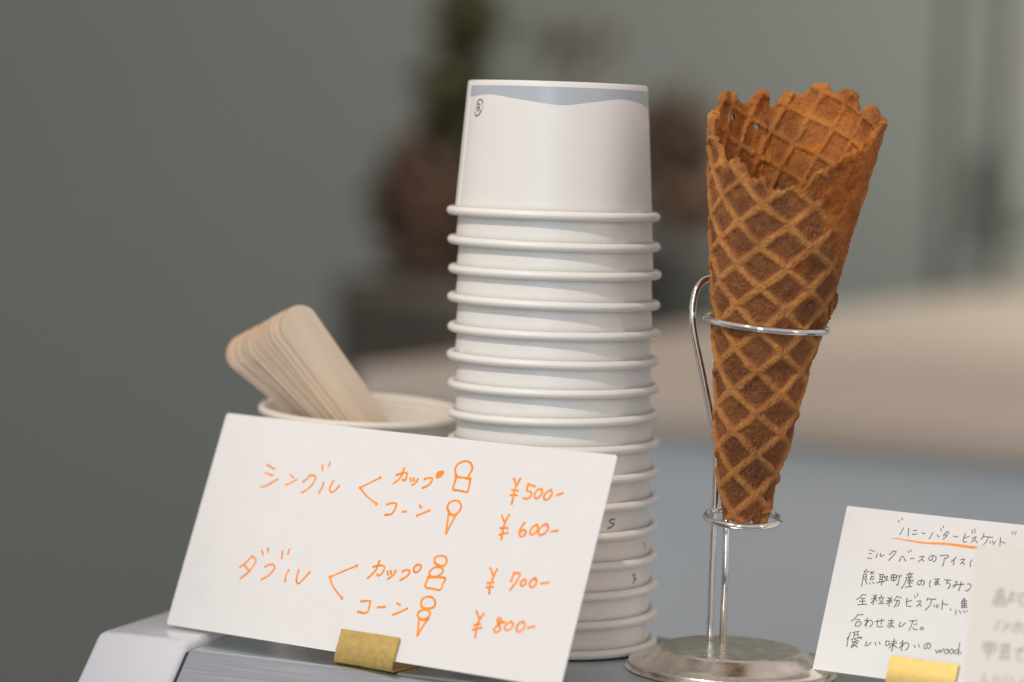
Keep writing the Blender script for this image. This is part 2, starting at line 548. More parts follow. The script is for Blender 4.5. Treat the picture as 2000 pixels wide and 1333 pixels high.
CUPS = [(15.53, 179.13, 0.0), (16.34, 166.74, -0.1), (16.81, 154.75, -0.2), (17.08, 142.41, 0.0), (17.35, 130.26, -0.25),
        (17.6, 118.43, -0.4), (18.17, 106.59, -0.8), (18.63, 94.84, -1.2), (18.99, 83.06, -1.1), (19.45, 71.28, -1.0),
        (19.81, 59.47, -1.0), (20.18, 47.42, -1.0), (20.66, 35.14, -1.0), (20.92, 23.06, -1.0), (21.28, 10.96, -1.0), (21.65, -1.0, -0.2)]
ORD = ['topmost', 'second', 'third', 'fourth', 'fifth', 'sixth', 'seventh', 'eighth', 'ninth', 'tenth', 'eleventh',
       'twelfth', 'thirteenth', 'fourteenth', 'fifteenth', 'lowest']
LBL = ['white paper cup topping the upside-down stack, with blue wave band and green mark'] + \
      ['white paper cup, %s from the top of the upside-down stack' % ORD[i] for i in range(1, 15)] + \
      ['lowest white paper cup of the upside-down stack, standing on the steel ledge']
LBL[11] = 'white paper cup with an S-like blue mark, twelfth from the top of the stack'
LBL[13] = 'white paper cup with a 3-like blue mark, fourteenth from the stack top'
KS = 1.130 / 1.145
cups = []
for i, (x, z, tl) in enumerate(CUPS):
    e = empty('paper_cup', ((x * KS + random.uniform(-.22, .22)) * 1e-3, 1.130 + random.uniform(-.0004, .0004), (207 - (207 - z) * KS) * 1e-3 + 0.0004), LBL[i], 'paper cup', 'upside-down cups in the tall stack')
    e.rotation_euler = (rad(random.uniform(-.3, .3)) if i < 15 else 0, rad(tl + (random.uniform(-.3, .3) if i < 15 else 0)), 0)
    cups.append(e)
    for src in (me_wall, me_rim, me_base):
        if i == 0: c = src
        else:
            c = src.copy(); COL.objects.link(c)
        c.parent = e
        c.rotation_euler = (0, 0, rad(37 * i))


def on_cup(az0, z0, off=0.00006):
    """(arc metres to the right, metres up, height) around azimuth az0 (0 = towards the camera) on a cup wall"""
    def f(u, v, h):
        z = z0 + v
        r = wall_r(z) + off + h
        a = rad(az0) + u / wall_r(z0)
        return Vector((r * math.sin(a), -r * math.cos(a), z))
    return f


# the printed wave on the top cup
az = np.arange(-180, 181, 2.0)
tab_a = [-180, -134, -90, -68, -47, -23.6, 1, 20.4, 40.7, 59, 77.7, 90, 134, 180]
tab_d = [36, 44, 35, 32, 28, 36, 44.5, 37, 29.0, 33.5, 43, 45, 29, 36]
pts = smooth_poly([(a, d, 0) for a, d in zip(tab_a, tab_d)], 12)
dd = np.interp(az, [p[0] for p in pts], [p[1] for p in pts])
V, F = [], []
f = on_cup(0, CH - 0.005, 0.00005)
for a, d in zip(az, dd):
    for k in range(4):
        zz = CH - (10.5 + (d - 10.5) * k / 3) * 0.000213
        r = wall_r(zz) + 0.00005
        V.append((r * math.sin(rad(a)), -r * math.cos(rad(a)), zz))
n = len(az)
for i in range(n - 1):
    for k in range(3):
        F.append((i * 4 + k, i * 4 + k + 1, (i + 1) * 4 + k + 1, (i + 1) * 4 + k))
mesh_obj('wave_band', V, F, M['band'], cups[0])
# overlapping side seam
V, F = [], []
for a in (-85, -82, -79, -76, -74, -73.2):
    for zz in (0.002, CH - 0.0007):
        r = wall_r(zz) + (0.0 if a == -85 else 0.00030) + 0.00002
        V.append((r * math.sin(rad(a)), -r * math.cos(rad(a)), zz))
r0 = [(wall_r(zz) + 0.0) for zz in (0.002, CH - 0.0007)]
V += [(r0[0] * math.sin(rad(-73.0)), -r0[0] * math.cos(rad(-73.0)), 0.002), (r0[1] * math.sin(rad(-73.0)), -r0[1] * math.cos(rad(-73.0)), CH - 0.0007)]
F = [(2 * i, 2 * i + 2, 2 * i + 3, 2 * i + 1) for i in range(6)]
mesh_obj('seam', V, F, M['cup'], cups[0], smooth=False)


for ci, a1 in ((5, -66.0), (4, 44.0), (9, 12.0)):
    V = []
    for a in (a1 - 6, a1 - 4, a1 - 2, a1 - 0.25, a1):
        for zz in (0.0016, 0.0128):
            r = wall_r(zz) + (0.00002 if a in (a1 - 6, a1) else 0.0002)
            V.append((r * math.sin(rad(a)), -r * math.cos(rad(a)), zz))
    mesh_obj('seam', V, [(2 * i, 2 * i + 2, 2 * i + 3, 2 * i + 1) for i in range(4)], M['cup'], cups[ci], smooth=False)


def strokes_obj(name, strokes, w, place, mat, parent, lift=0.00004, taper=0.75):
    parts = []
    for i, s in enumerate(strokes):
        ww = s[0] if isinstance(s[0], float) else w
        pts_ = s[1:] if isinstance(s[0], float) else s
        parts.append(ribbon(pts_, ww, place, lift + 1.6e-6 * i, taper))
    return mesh_obj(name, *join(parts), mat, parent, smooth=False)


def emb(pts_, w):
    return [w] + [((x - 385) / 11.11 * 0.000213 / 0.60, -(y - 790) / 11.11 * 0.000213) for x, y in pts_]


strokes_obj('recycling_mark', [
    emb([(455, 700), (452, 655), (400, 618), (350, 645), (325, 705)], 0.00055), emb([(325, 705), (305, 770), (298, 850)], 0.00018),
    emb([(293, 890), (305, 945), (342, 970), (400, 930), (440, 865)], 0.00055), emb([(440, 865), (466, 790), (465, 730)], 0.00018),
    emb([(345, 730), (375, 705), (412, 735)], 0.0003), emb([(335, 800), (400, 800)], 0.00035), emb([(405, 735), (385, 800), (410, 870)], 0.00033),
    emb([(370, 720), (345, 770), (375, 790)], 0.00028), emb([(365, 800), (350, 875)], 0.00028), emb([(335, 850), (375, 850)], 0.00028)],
    0.0004, on_cup(-57.5, CH - 0.0113), M['mark'], cups[0], taper=0.9)
tt = []
zz = -0.0205
while zz < 0.017:
    tt.append([0.00022, (random.uniform(-.0005, 0), zz), (random.uniform(.0002, .0007), zz + random.uniform(.0, .0008))])
    zz += random.choice((0.0009, 0.0011, 0.0022))
strokes_obj('side_print', tt, 0.0002, on_cup(-81, 0.026), M['faint_mark'], cups[0], lift=0.0004)
# blue marks on lower cups
k = 0.000213
strokes_obj('printed_mark', [[(x * k, y * k) for x, y in [(7, 7), (2, 8), (-5, 5), (-1, 1), (6, -1), (0, -6), (-9, -9)]]], 0.0007,
            on_cup(35.7, 0.0052), M['grey_mark'], cups[11], taper=0.9)
strokes_obj('printed_mark', [[(x * k, y * k) for x, y in [(-6, 8), (0, 8), (5, 7), (-3, 2), (4, 0), (7, -3), (1, -3), (-6, -8)]]], 0.0006,
            on_cup(55.4, 0.0052), M['grey_mark'], cups[13], taper=0.9)
strokes_obj('printed_mark', [[(x * k, y * k) for x, y in [(-2, 6), (3, 2), (-2, -5)]]], 0.0006,
            on_cup(69.6, 0.0058), M['grey_mark'], cups[12], taper=0.9)

# ------------------------------------------------------------------ cup of wooden spoons
sc = empty('spoon_cup', (-0.0644, 1.180, 0.0), 'white paper cup standing upright behind the price card, filled with wooden spoons', 'paper cup')
HT = 0.0892
p_out = [(0, 0.004), (0.0345, 0.004), (0.0352, 0.0), (0.0358, 0.0005), (0.0362, 0.003), (0.0427, HT - 0.002), (0.0427, HT)]
p_in = [(0.0423, HT), (0.0423, HT - 0.002), (0.0357, 0.0055), (0, 0.0055)]
mesh_obj('wall', *lathe(p_out + p_in, 128), M['cup_cream'], sc)
mesh_obj('rim', *lathe([(0.0437 + 0.0018 * math.cos(a), HT + 0.0005 + 0.0018 * math.sin(a)) for a in np.linspace(0, 2 * math.pi, 21)], 128), M['cup_cream'], sc)
sc.rotation_euler = (rad(2.6), rad(0.5), 0)


def spoon_mesh():
    out = []
    R, r2, L = 0.0083, 0.0068, 0.094
    for a in np.linspace(0, math.pi, 17): out.append((R * math.cos(a), R * 0.92 * math.sin(a)))
    for z in np.linspace(-0.01, -(L - R - r2), 8):
        f_ = (-z) / (L - R - r2); out.append((-(R + (r2 - R) * f_), z))
    for a in np.linspace(math.pi, 2 * math.pi, 13): out.append((r2 * math.cos(a), -(L - R - r2) + r2 * .9 * math.sin(a)))
    for z in np.linspace(-(L - R - r2), -0.01, 8):
        f_ = (-z) / (L - R - r2); out.append((R + (r2 - R) * f_, z))
    bm = bmesh.new()
    vs = [bm.verts.new((x, -0.00075, z)) for x, z in out]
    fc = bm.faces.new(vs)
    ex = bmesh.ops.extrude_face_region(bm, geom=[fc])
    bmesh.ops.translate(bm, vec=(0, 0.0015, 0), verts=[g for g in ex['geom'] if isinstance(g, bmesh.types.BMVert)])
    bmesh.ops.recalc_face_normals(bm, faces=bm.faces)
    es = [e_ for e_ in bm.edges if e_.calc_face_angle(0) > 1.2]
    bmesh.ops.bevel(bm, geom=es, offset=0.00012, segments=1, affect='EDGES', clamp_overlap=True)
    return bm


proto = bm_obj('wooden_spoon', spoon_mesh(), M['wood'])
proto.data.materials.append(M['wood_edge'])
for p_ in proto.data.polygons:
    if abs(p_.normal.y) < 0.9: p_.material_index = 1
NSP = 14
TS = [0, .10, .17, .27, .33, .40, .45, .54, .60, .67, .77, .83, .93, 1]
HC = smooth_poly([(-94.1, 125.9, 0), (-108.0, 117.2, 0), (-119.6, 110.3, 0)], 20)
SN = ['second', 'third', 'fourth', 'fifth', 'sixth', 'seventh', 'eighth', 'ninth', 'tenth', 'eleventh', 'twelfth', 'thirteenth']
for i in range(NSP):
    o = proto if i == 0 else proto.copy()
    if i: COL.objects.link(o)
    t = TS[i]
    h = HC[min(len(HC) - 1, int(round(t * (len(HC) - 1))))]
    ang = 52.5 - 14.5 * t + random.uniform(-.9, .9)
    ky = (1.142 + 0.00168 * i) / (1.19 + 0.00168 * i)
    o.location = (h[0] * 1e-3 * ky, 1.142 + 0.00168 * i, 0.207 - (0.207 - h[1] * 1e-3) * ky + random.uniform(-.0004, .0004))
    o.rotation_euler = (0, -rad(90 - ang), rad(19 + random.uniform(-1.5, 1.5)))
    lb = 'front wooden spoon of the fan, its whole broad face showing' if i == 0 else \
        'rearmost wooden spoon, lowest and furthest left in the fan' if i == NSP - 1 else \
        '%s wooden spoon from the front of the fan in the cup' % SN[i - 1]
    tag(o, lb, 'wooden spoon', 'wooden spoons fanned out in the cup')


# ------------------------------------------------------------------ cards and brass clips
class Frame:
    def __init__(s, yaw, lean, o):
        y, l = rad(yaw), rad(lean)
        s.t = Vector((math.cos(y), -math.sin(y), 0))
        b = Vector((math.sin(y), math.cos(y), 0))
        s.b = b
        s.u = Vector((0, 0, 1)) * math.cos(l) + b * math.sin(l)
        s.n = s.t.cross(s.u)
        s.o = Vector(o)

    def mat(s):
        m = Matrix((s.t, s.u, s.n)).transposed().to_4x4()
        return Matrix.Translation(s.o) @ m


def card(name, frame, w, h, mat, label, r=0.0012, thick=0.00028, cat='card', bow=0.0):
    e = empty(name, (0, 0, 0), label, cat)
    e.matrix_world = frame.mat()
    cols = [(0, r), (.3 * r, .3 * r), (r, 0)] + [(r + (w - 2 * r) * k / 24, 0) for k in range(1, 24)] + [(w - r, 0), (w - .3 * r, .3 * r), (w, r)]
    V = []
    for u_, in_ in cols:
        for v_ in [in_ + (h - 2 * in_) * k / 6 for k in range(7)]:
            V.append((u_, v_, bow * math.sin(math.pi * u_ / w) * v_ / h))
    n_ = len(V); nc = len(cols)
    V += [(x, y, z - thick) for x, y, z in V]
    F = []
    for c_ in range(nc - 1):
        for k in range(6):
            a_ = c_ * 7 + k
            F += [(a_, a_ + 7, a_ + 8, a_ + 1), (n_ + a_, n_ + a_ + 1, n_ + a_ + 8, n_ + a_ + 7)]
        F += [(c_ * 7, n_ + c_ * 7, n_ + c_ * 7 + 7, c_ * 7 + 7), (c_ * 7 + 6, c_ * 7 + 13, n_ + c_ * 7 + 13, n_ + c_ * 7 + 6)]
    for k in range(6):
        a_ = (nc - 1) * 7 + k
        F += [(k, k + 1, n_ + k + 1, n_ + k), (a_, n_ + a_, n_ + a_ + 1, a_ + 1)]
    mesh_obj('sheet', V, F, mat, e, smooth=False)
    return e


def flat(u, v, h): return Vector((u, v, h))


def bent(w, ht, bow): return lambda u, v, h: Vector((u, v, h + bow * math.sin(math.pi * u / w) * v / ht))


TEXT = {"card1":{"word_single":[[[2796,7253],[3223,7123]],[[2816,6905],[3204,6837]],[[2787,6284],[3083,6395],[3521,6709]],[[4095,6955],[4264,6865]],[[3998,6517],[4218,6620],[4447,6788]],[[5070,7001],[4955,6872],[4824,6736]],[[5013,7022],[5243,7051],[5377,6927],[5243,6568],[4902,6266]],[[5533,7527],[5612,7322]],[[5857,7666],[5864,7507]],[[5829,6788],[5817,6575],[5738,6355]],[[6286,6914],[6213,6695],[6224,6528],[6374,6448],[6521,6569],[6630,6750]]],"bracket_single":[[[8498,7300],[8218,7125],[7666,6784]],[[7666,6784],[8013,6517],[8342,6343],[8662,6195]]],"word_double":[[[3336,3365],[3168,3107],[2886,2810]],[[3329,3348],[3556,3243],[3583,3104],[3403,2698],[3072,2358]],[[3106,2915],[3433,2702]],[[3757,3625],[3857,3479]],[[4016,3761],[4049,3607]],[[4130,2986],[4309,3112],[4530,3112],[4610,2965],[4452,2684],[4126,2435]],[[4769,3718],[4831,3437]],[[5076,3832],[5074,3649]],[[5338,3001],[5275,2758],[5316,2503]],[[5818,3059],[5819,2773],[5867,2571],[6011,2511],[6184,2739],[6380,3049]]],"bracket_double":[[[8539,3568],[7978,3268],[7418,2958]],[[7418,2958],[7605,2682],[7918,2412],[8267,2174]]],"word_cup":[[[9235,7492],[9520,7596],[9700,7629],[9742,7419],[9684,7308],[9586,7328]],[[9517,7796],[9474,7466],[9370,7281],[9217,7140]],[[9939,7414],[10015,7298]],[[10086,7439],[10147,7336]],[[10302,7427],[10252,7272],[10115,7159]],[[10624,7460],[10830,7531],[10978,7511],[10951,7320],[10822,7183],[10651,7090]],[[11139,7637],[11178,7790],[11387,7851],[11413,7764],[11312,7630],[11181,7592],[11207,7693],[11327,7765],[11270,7675]]],"cup_doodle":[[[12082,7734],[11942,7942],[11963,8191],[12170,8345],[12412,8384],[12627,8282],[12712,8069],[12627,7789]],[[12032,7714],[12361,7703],[12760,7680]],[[12078,7674],[12075,7437],[12079,7181],[12412,7157],[12743,7133],[12797,7217],[12760,7680]],[[12059,7682],[12739,7712]]],"word_cone":[[[9165,6227],[9426,6315],[9609,6285],[9609,6062],[9508,5867],[9216,5785]],[[9994,6005],[10156,6037]],[[10735,6347],[10824,6278]],[[10722,5922],[10992,6065],[11260,6207]]],"cone_doodle":[[[12179,6244],[12055,6377],[12065,6589],[12262,6719],[12486,6718],[12655,6565],[12657,6370],[12556,6202]],[[12169,6243],[12221,5881],[12306,5354]],[[12306,5354],[12423,5806],[12556,6202]],[[12162,6208],[12405,6146],[12580,6215]],[[12204,6163],[12416,6108],[12548,6172]]],"price_500":[[[14758,7886],[14937,7647]],[[15036,7929],[14971,7679],[14919,7441],[14932,7151],[14949,6862]],[[14813,7429],[15069,7432]],[[14788,7213],[15069,7243]],[[15471,7741],[15477,7475],[15664,7446],[15724,7293],[15586,7148],[15406,7153]],[[15474,7732],[15788,7677]],[[16133,7607],[15947,7539],[15868,7357],[15966,7203],[16108,7276],[16196,7478],[16112,7605]],[[16573,7615],[16403,7510],[16307,7336],[16404,7183],[16564,7262],[16646,7468],[16541,7611]],[[16882,7431],[17122,7528]]],"price_600":[[[14645,6345],[14829,6123]],[[14963,6418],[14885,6178],[14862,5934],[14868,5670],[14905,5409]],[[14734,5847],[15052,5883]],[[14756,5585],[15106,5697]],[[15755,6179],[15651,5975],[15628,5732],[15754,5612],[15894,5690],[15903,5850],[15759,5881],[15658,5759]],[[16324,6170],[16168,6057],[16090,5856],[16188,5738],[16354,5839],[16405,6036],[16303,6168]],[[16760,6243],[16576,6136],[16464,5923],[16575,5759],[16771,5862],[16868,6088],[16739,6241]],[[17037,5964],[17302,6027]]],"word_cup_double":[[[9330,3614],[9628,3716],[9867,3679],[9857,3463],[9727,3304],[9616,3332]],[[9545,3886],[9522,3576],[9410,3358],[9223,3130]],[[10050,3512],[10129,3394]],[[10207,3546],[10265,3436]],[[10433,3584],[10383,3399],[10188,3223]],[[10755,3597],[10949,3682],[11092,3638],[11048,3455],[10787,3246]],[[11368,3951],[11256,3836],[11297,3663],[11432,3644],[11562,3796],[11529,3944],[11351,3949]]],"double_cup_doodle":[[[12398,4034],[12156,4121],[12096,4316],[12280,4424],[12544,4420],[12680,4259],[12618,4075],[12380,3996]],[[12411,3990],[12169,3920],[12024,3726],[12133,3557],[12387,3588],[12601,3745],[12589,3920],[12393,3993]],[[12029,3514],[12789,3567],[12772,3313],[12726,3082],[12363,3087],[12004,3118],[12034,3500]],[[12006,3532],[12449,3576],[12766,3584]]],"word_cone_double":[[[9206,2158],[9584,2232],[9648,2164],[9632,1756],[9204,1726]],[[10068,2025],[10406,2083]],[[10931,2302],[11067,2243]],[[10872,1825],[11178,1981],[11449,2151]]],"double_cone_doodle":[[[12268,2247],[12052,2344],[12018,2591],[12209,2731],[12473,2724],[12660,2547],[12618,2341],[12240,2243]],[[12276,2222],[12045,2118],[12012,1938],[12225,1815],[12462,1896],[12558,2059],[12459,2196],[12249,2214]],[[12109,1850],[12254,1145]],[[12254,1145],[12389,1562],[12542,1882]],[[12119,1817],[12350,1787],[12549,1898]]],"price_700":[[[14737,4215],[14931,3979]],[[15053,4203],[14989,3936],[14952,3633],[14937,3432],[14989,3215]],[[14790,3603],[15055,3670]],[[14793,3439],[15073,3489]],[[15856,4166],[15816,3814]],[[15873,4143],[16125,4149],[16081,3871],[15885,3476]],[[16392,3959],[16264,3820],[16332,3680],[16474,3771],[16471,3919],[16381,3958]],[[16865,4066],[16703,3948],[16670,3771],[16805,3689],[16939,3804],[16935,3976],[16843,4064]],[[17183,3884],[17496,3957]]],"price_800":[[[14616,2449],[14796,2225]],[[14973,2396],[14876,2186],[14809,1930],[14824,1686],[14867,1445]],[[14675,1903],[14939,1972]],[[14674,1715],[15035,1837]],[[16005,2186],[15778,2156],[15642,2236],[15711,2329],[15815,2259],[15802,2110],[15674,1970],[15618,1815],[15750,1749],[15878,1850],[15826,1990],[15718,2109]],[[16268,2245],[16107,2125],[16073,1949],[16215,1885],[16374,2013],[16380,2186],[16247,2242]],[[16806,2315],[16619,2193],[16599,1970],[16733,1890],[16898,2034],[16898,2229],[16785,2312]],[[17088,2108],[17342,2190]]]},"card2":[["title_text",[[[2290,6421],[2304,6495]],[[2415,6530],[2431,6596]],[[2542,6200],[2503,6035],[2455,5913]],[[2758,6223],[2793,6052],[2797,5893]],[[2979,6145],[3107,6168]],[[2970,5978],[3146,6018]],[[3357,6085],[3476,6074]],[[3785,6131],[3754,5997],[3706,5876]],[[4001,6068],[4090,5985]],[[4087,6361],[4119,6277]],[[4168,6462],[4195,6401]],[[4344,6235],[4293,6129],[4251,6052]],[[4326,6225],[4438,6245],[4409,6127],[4279,5911]],[[4293,6129],[4394,6059]],[[4675,6098],[4852,6080]],[[5135,6249],[5098,6072],[5112,5930],[5176,5894],[5255,5932]],[[5115,6060],[5303,6153]]]],["title_text",[[[5369,6439],[5415,6295]],[[5480,6481],[5514,6335]],[[5438,6089],[5600,6172],[5560,6072],[5440,5928]],[[5548,6041],[5704,5940]],[[5891,6347],[5881,6215],[5823,6090]],[[5887,6215],[6270,6222]],[[6094,6214],[6057,6038],[5931,5840]],[[6185,6052],[6228,5980]],[[6297,6082],[6331,5997]],[[6427,6079],[6355,5935]],[[6589,6245],[6625,5906]],[[6605,6099],[6806,6032]],[[7020,6440],[7059,6545]],[[7138,6435],[7176,6546]]]],["text_line",[[[1330,5148],[1549,5094]],[[1348,4990],[1438,4986]],[[1311,4788],[1478,4801]],[[1696,5029],[1674,4852]],[[1826,5044],[1829,4928],[1893,4935],[1977,4997]],[[2312,5186],[2252,5092],[2195,5042]],[[2296,5190],[2446,5206],[2396,5064],[2217,4798]],[[2656,4804],[2738,5045],[2925,4849]],[[2926,5269],[2980,5217]],[[3028,5338],[3067,5264]],[[3090,4969],[3243,5007]],[[3460,5083],[3623,5139],[3564,5003],[3443,4885]],[[3562,5014],[3673,4923]],[[4005,5188],[3979,5033],[3900,4995],[3845,5092],[3932,5194],[4060,5203],[4147,5132],[4127,5015],[4053,4955]],[[4300,5236],[4549,5287],[4638,5245],[4549,5144]],[[4486,5171],[4492,4999],[4483,4826]],[[4959,5253],[4869,5128],[4784,5047]],[[4894,5145],[4911,4918]],[[5150,5160],[5311,5213],[5250,5086],[5182,4998]],[[5251,5080],[5355,4989]],[[5611,5213],[5580,5081],[5608,4941]]]],["text_line",[[[1386,4326],[1297,4185],[1505,4252]],[[1301,4098],[1309,3853],[1322,3623]],[[1302,4093],[1417,4112],[1451,3812]],[[1308,3998],[1423,4011]],[[1312,3905],[1434,3917]],[[1595,4248],[1600,4156],[1715,4198]],[[1693,4274],[1604,4206]],[[1648,4066],[1619,3924],[1777,3974]],[[1735,4076],[1631,4006]],[[1486,3787],[1521,3719]],[[1619,3788],[1659,3735]],[[1728,3830],[1819,3777]],[[1950,4174],[2143,4196]],[[1994,4173],[2032,3857]],[[2109,4186],[2128,3747]],[[2000,4078],[2122,4087]],[[2015,3979],[2129,3984]],[[1921,3824],[2167,3910]],[[2172,4098],[2313,4129],[2259,3964],[2163,3890]],[[2185,4077],[2351,3975]],[[2470,4220],[2494,4006],[2671,4027],[2658,4233],[2470,4220]],[[2557,4224],[2585,4017]],[[2486,4112],[2664,4133]],[[2686,4193],[2876,4238]],[[2816,4217],[2808,4000],[2801,3827],[2752,3850]],[[3175,4417],[3191,4338]],[[3081,4305],[3329,4377]],[[3144,4284],[3187,4217]],[[3266,4327],[3241,4238]],[[3079,4176],[3329,4233]],[[3108,4173],[3082,3946],[2984,3719]],[[3215,4148],[3179,4044]],[[3194,4040],[3400,4098]],[[3212,3956],[3376,4004]],[[3143,3795],[3380,3843]],[[3255,4167],[3296,3828]],[[3744,4124],[3716,3978],[3635,3948],[3592,4058],[3695,4147],[3812,4147],[3877,4068],[3824,3942]],[[4108,4181],[4094,4037],[4141,3908]],[[4266,4257],[4461,4294]],[[4301,4155],[4452,4193]],[[4379,4270],[4404,4073],[4341,4031],[4300,4090],[4380,4122],[4510,4051]],[[4666,4275],[4921,4291]],[[4809,4278],[4778,4146],[4873,4171],[4948,4086],[4879,3930]],[[5103,4241],[5186,4257],[5159,4105],[5090,4020],[5082,4105],[5209,4140],[5486,4187]],[[5355,4271],[5360,4101],[5326,3912]],[[5636,4219],[5764,4219],[5786,4109],[5701,3965],[5608,3931]]]],["text_line",[[[1433,3275],[1337,3142],[1232,3048]],[[1427,3266],[1579,3272]],[[1386,3107],[1566,3137]],[[1370,2984],[1592,3018]],[[1319,2835],[1679,2899]],[[1475,3118],[1505,2878]],[[1882,3309],[1940,3234]],[[2007,3344],[1988,3240]],[[1835,3141],[2049,3207]],[[1963,3278],[1946,2912]],[[1978,3150],[1853,2961]],[[2001,3141],[2084,3082]],[[2205,3347],[2222,3268]],[[2129,3217],[2328,3253]],[[2178,3182],[2247,3049]],[[2307,3218],[2308,3057]],[[2159,2978],[2396,3027]],[[2508,3283],[2568,3229]],[[2652,3320],[2636,3238]],[[2478,3130],[2709,3206]],[[2592,3273],[2622,2934]],[[2598,3144],[2505,3000]],[[2638,3149],[2711,3097]],[[2860,3365],[2793,3196]],[[2909,3371],[3061,3329]],[[2857,3184],[3001,3221],[3010,3041],[2954,2974]],[[2928,3180],[2850,2921]],[[3293,3357],[3317,3139],[3369,3025],[3521,3043]],[[3325,3200],[3492,3281]],[[3591,3493],[3627,3417]],[[3683,3585],[3720,3501]],[[3739,3270],[3882,3308],[3842,3162],[3751,3071]],[[3840,3174],[3944,3103]],[[4147,3460],[4121,3349]],[[4128,3417],[4474,3451]],[[4316,3428],[4286,3176],[4146,2967]],[[4444,3196],[4488,3141]],[[4539,3227],[4572,3163]],[[4646,3240],[4590,3114]],[[4760,3434],[4811,3081]],[[4783,3317],[4992,3282]],[[5141,3141],[5182,3078]],[[5592,3594],[5541,3449]],[[5553,3450],[5595,3236]],[[5638,3628],[5697,3269]],[[5545,3489],[5753,3534]],[[5568,3412],[5752,3434]],[[5584,3334],[5768,3357]],[[5593,3248],[5802,3282]],[[5388,3112],[5393,2945]],[[5529,3109],[5596,3010]],[[5685,3128],[5749,3049]],[[5802,3142],[5848,3089]]]],["text_line",[[[1406,2429],[1324,2270],[1199,2133]],[[1416,2422],[1628,2457]],[[1369,2215],[1529,2243]],[[1412,2111],[1403,1957],[1581,1999],[1598,2154],[1418,2120]],[[1825,2352],[1851,1993]],[[1741,2221],[1866,2256],[1792,2038]],[[1826,2111],[1958,2268],[2071,2222],[2084,2103],[2006,2004]],[[2192,2237],[2549,2341]],[[2436,2388],[2455,2161]],[[2276,2327],[2305,2090],[2386,2040],[2542,2080]],[[2725,2343],[2951,2379]],[[2745,2245],[2951,2283]],[[2835,2405],[2874,2121],[2780,2081],[2743,2157],[2862,2180],[3007,2110]],[[3236,2347],[3198,2194],[3299,2183],[3431,2331]],[[3602,2452],[3887,2488]],[[3725,2488],[3701,2265],[3654,2060]],[[3810,2330],[3913,2363]],[[3797,2197],[3852,2124],[3979,2140]],[[4130,2251],[4088,2202],[4131,2151],[4200,2168],[4212,2229],[4142,2252]]]],["text_line",[[[1256,1676],[1229,1512],[1166,1383]],[[1217,1510],[1231,1082]],[[1357,1689],[1599,1760]],[[1433,1667],[1440,1498]],[[1561,1707],[1619,1533]],[[1421,1585],[1588,1618]],[[1357,1400],[1770,1541]],[[1429,1356],[1415,1286]],[[1521,1408],[1684,1361]],[[1554,1352],[1416,1126]],[[1461,1300],[1639,1283],[1421,1066]],[[1458,1220],[1674,1119]],[[1682,1529],[1764,1472]],[[2021,1392],[1983,1239],[2082,1240],[2197,1375]],[[2366,1416],[2416,1295]],[[2521,1456],[2590,1345]],[[2797,1512],[2823,1347],[2935,1362],[2926,1520],[2805,1513]],[[3040,1523],[3223,1566]],[[2981,1415],[3259,1491]],[[3123,1653],[3128,1394],[3111,1145]],[[3122,1426],[2987,1249]],[[3148,1397],[3297,1309]],[[3473,1638],[3511,1217]],[[3390,1508],[3513,1543],[3404,1303]],[[3495,1394],[3624,1558],[3755,1495],[3748,1347],[3677,1259]],[[3980,1504],[4037,1404]],[[4149,1566],[4205,1454]],[[4531,1615],[4497,1444],[4419,1434],[4403,1570],[4535,1655],[4654,1603],[4639,1482],[4572,1434]],[[4884,1423],[4967,1307],[5048,1444],[5100,1344],[5193,1522]],[[5327,1512],[5243,1430],[5295,1330],[5395,1371],[5401,1482],[5307,1509]],[[5534,1538],[5446,1456],[5498,1357],[5590,1396],[5603,1508],[5514,1536]],[[5746,1554],[5655,1471],[5693,1378],[5792,1442],[5804,1581]],[[5792,1824],[5812,1582],[5840,1342]],[[5914,1470],[5941,1395]]]]],"under":[[[2142,5709],[2410,5738],[2841,5713],[3574,5686],[4284,5741],[4881,5747],[5242,5728],[6069,5737]]]}
F1 = Frame(32.363, 22.706, (-0.1384, 1.11091, 0.0045))
c1 = card('price_card', F1, 0.1913, 0.0928, M['card'], 'large white price card with orange handwriting, standing in front of the cups', bow=-0.0012)
for nm, st in TEXT['card1'].items():
    wd = 0.00092 if nm in ('word_single', 'word_double') else 0.00088 if nm.startswith('bracket') else 0.00107
    o = strokes_obj(nm, [[(x * 1e-5, y * 1e-5) for x, y in s] for s in st], wd, bent(0.1913, 0.0928, -0.0012), M['orange'], c1, taper=0.84)
    if nm.startswith('bracket'):   # the marker pools where these long strokes start and stop
        bl = []
        for s in st:
            for q in (s[0], s[-1]):
                ring = [(q[0] * 1e-5 + 0.00072 * math.cos(a), q[1] * 1e-5 + 0.00072 * math.sin(a)) for a in np.linspace(0, 2 * math.pi, 13)[:-1]]
                bl.append(([bent(0.1913, 0.0928, -0.0012)(x, y, 0.00009 + 2e-6 * len(bl)) for x, y in ring], [tuple(range(12))]))
        mesh_obj('ink_blob', *join(bl), M['orange'], c1, smooth=False)
F2 = Frame(29.5, 24.0, (0.1244, 1.06706, 0.0045))
c2 = card('flavour_card', F2, 0.104, 0.0686, M['card'], 'small white card with black handwriting and orange underline, beside the cone stand', r=0.0006, bow=-0.0008)
for nm, st in TEXT['card2']:
    strokes_obj(nm, [[(x * 1e-5, y * 1e-5) for x, y in s] for s in st], 0.00040, bent(0.104, 0.0686, -0.0008), M['ink'], c2, taper=0.8)
u = [(x * 1e-5, y * 1e-5) for x, y in TEXT['under'][0]]
up = smooth_poly([(a, b, 0) for a, b in u], 5)
V, F = [], []
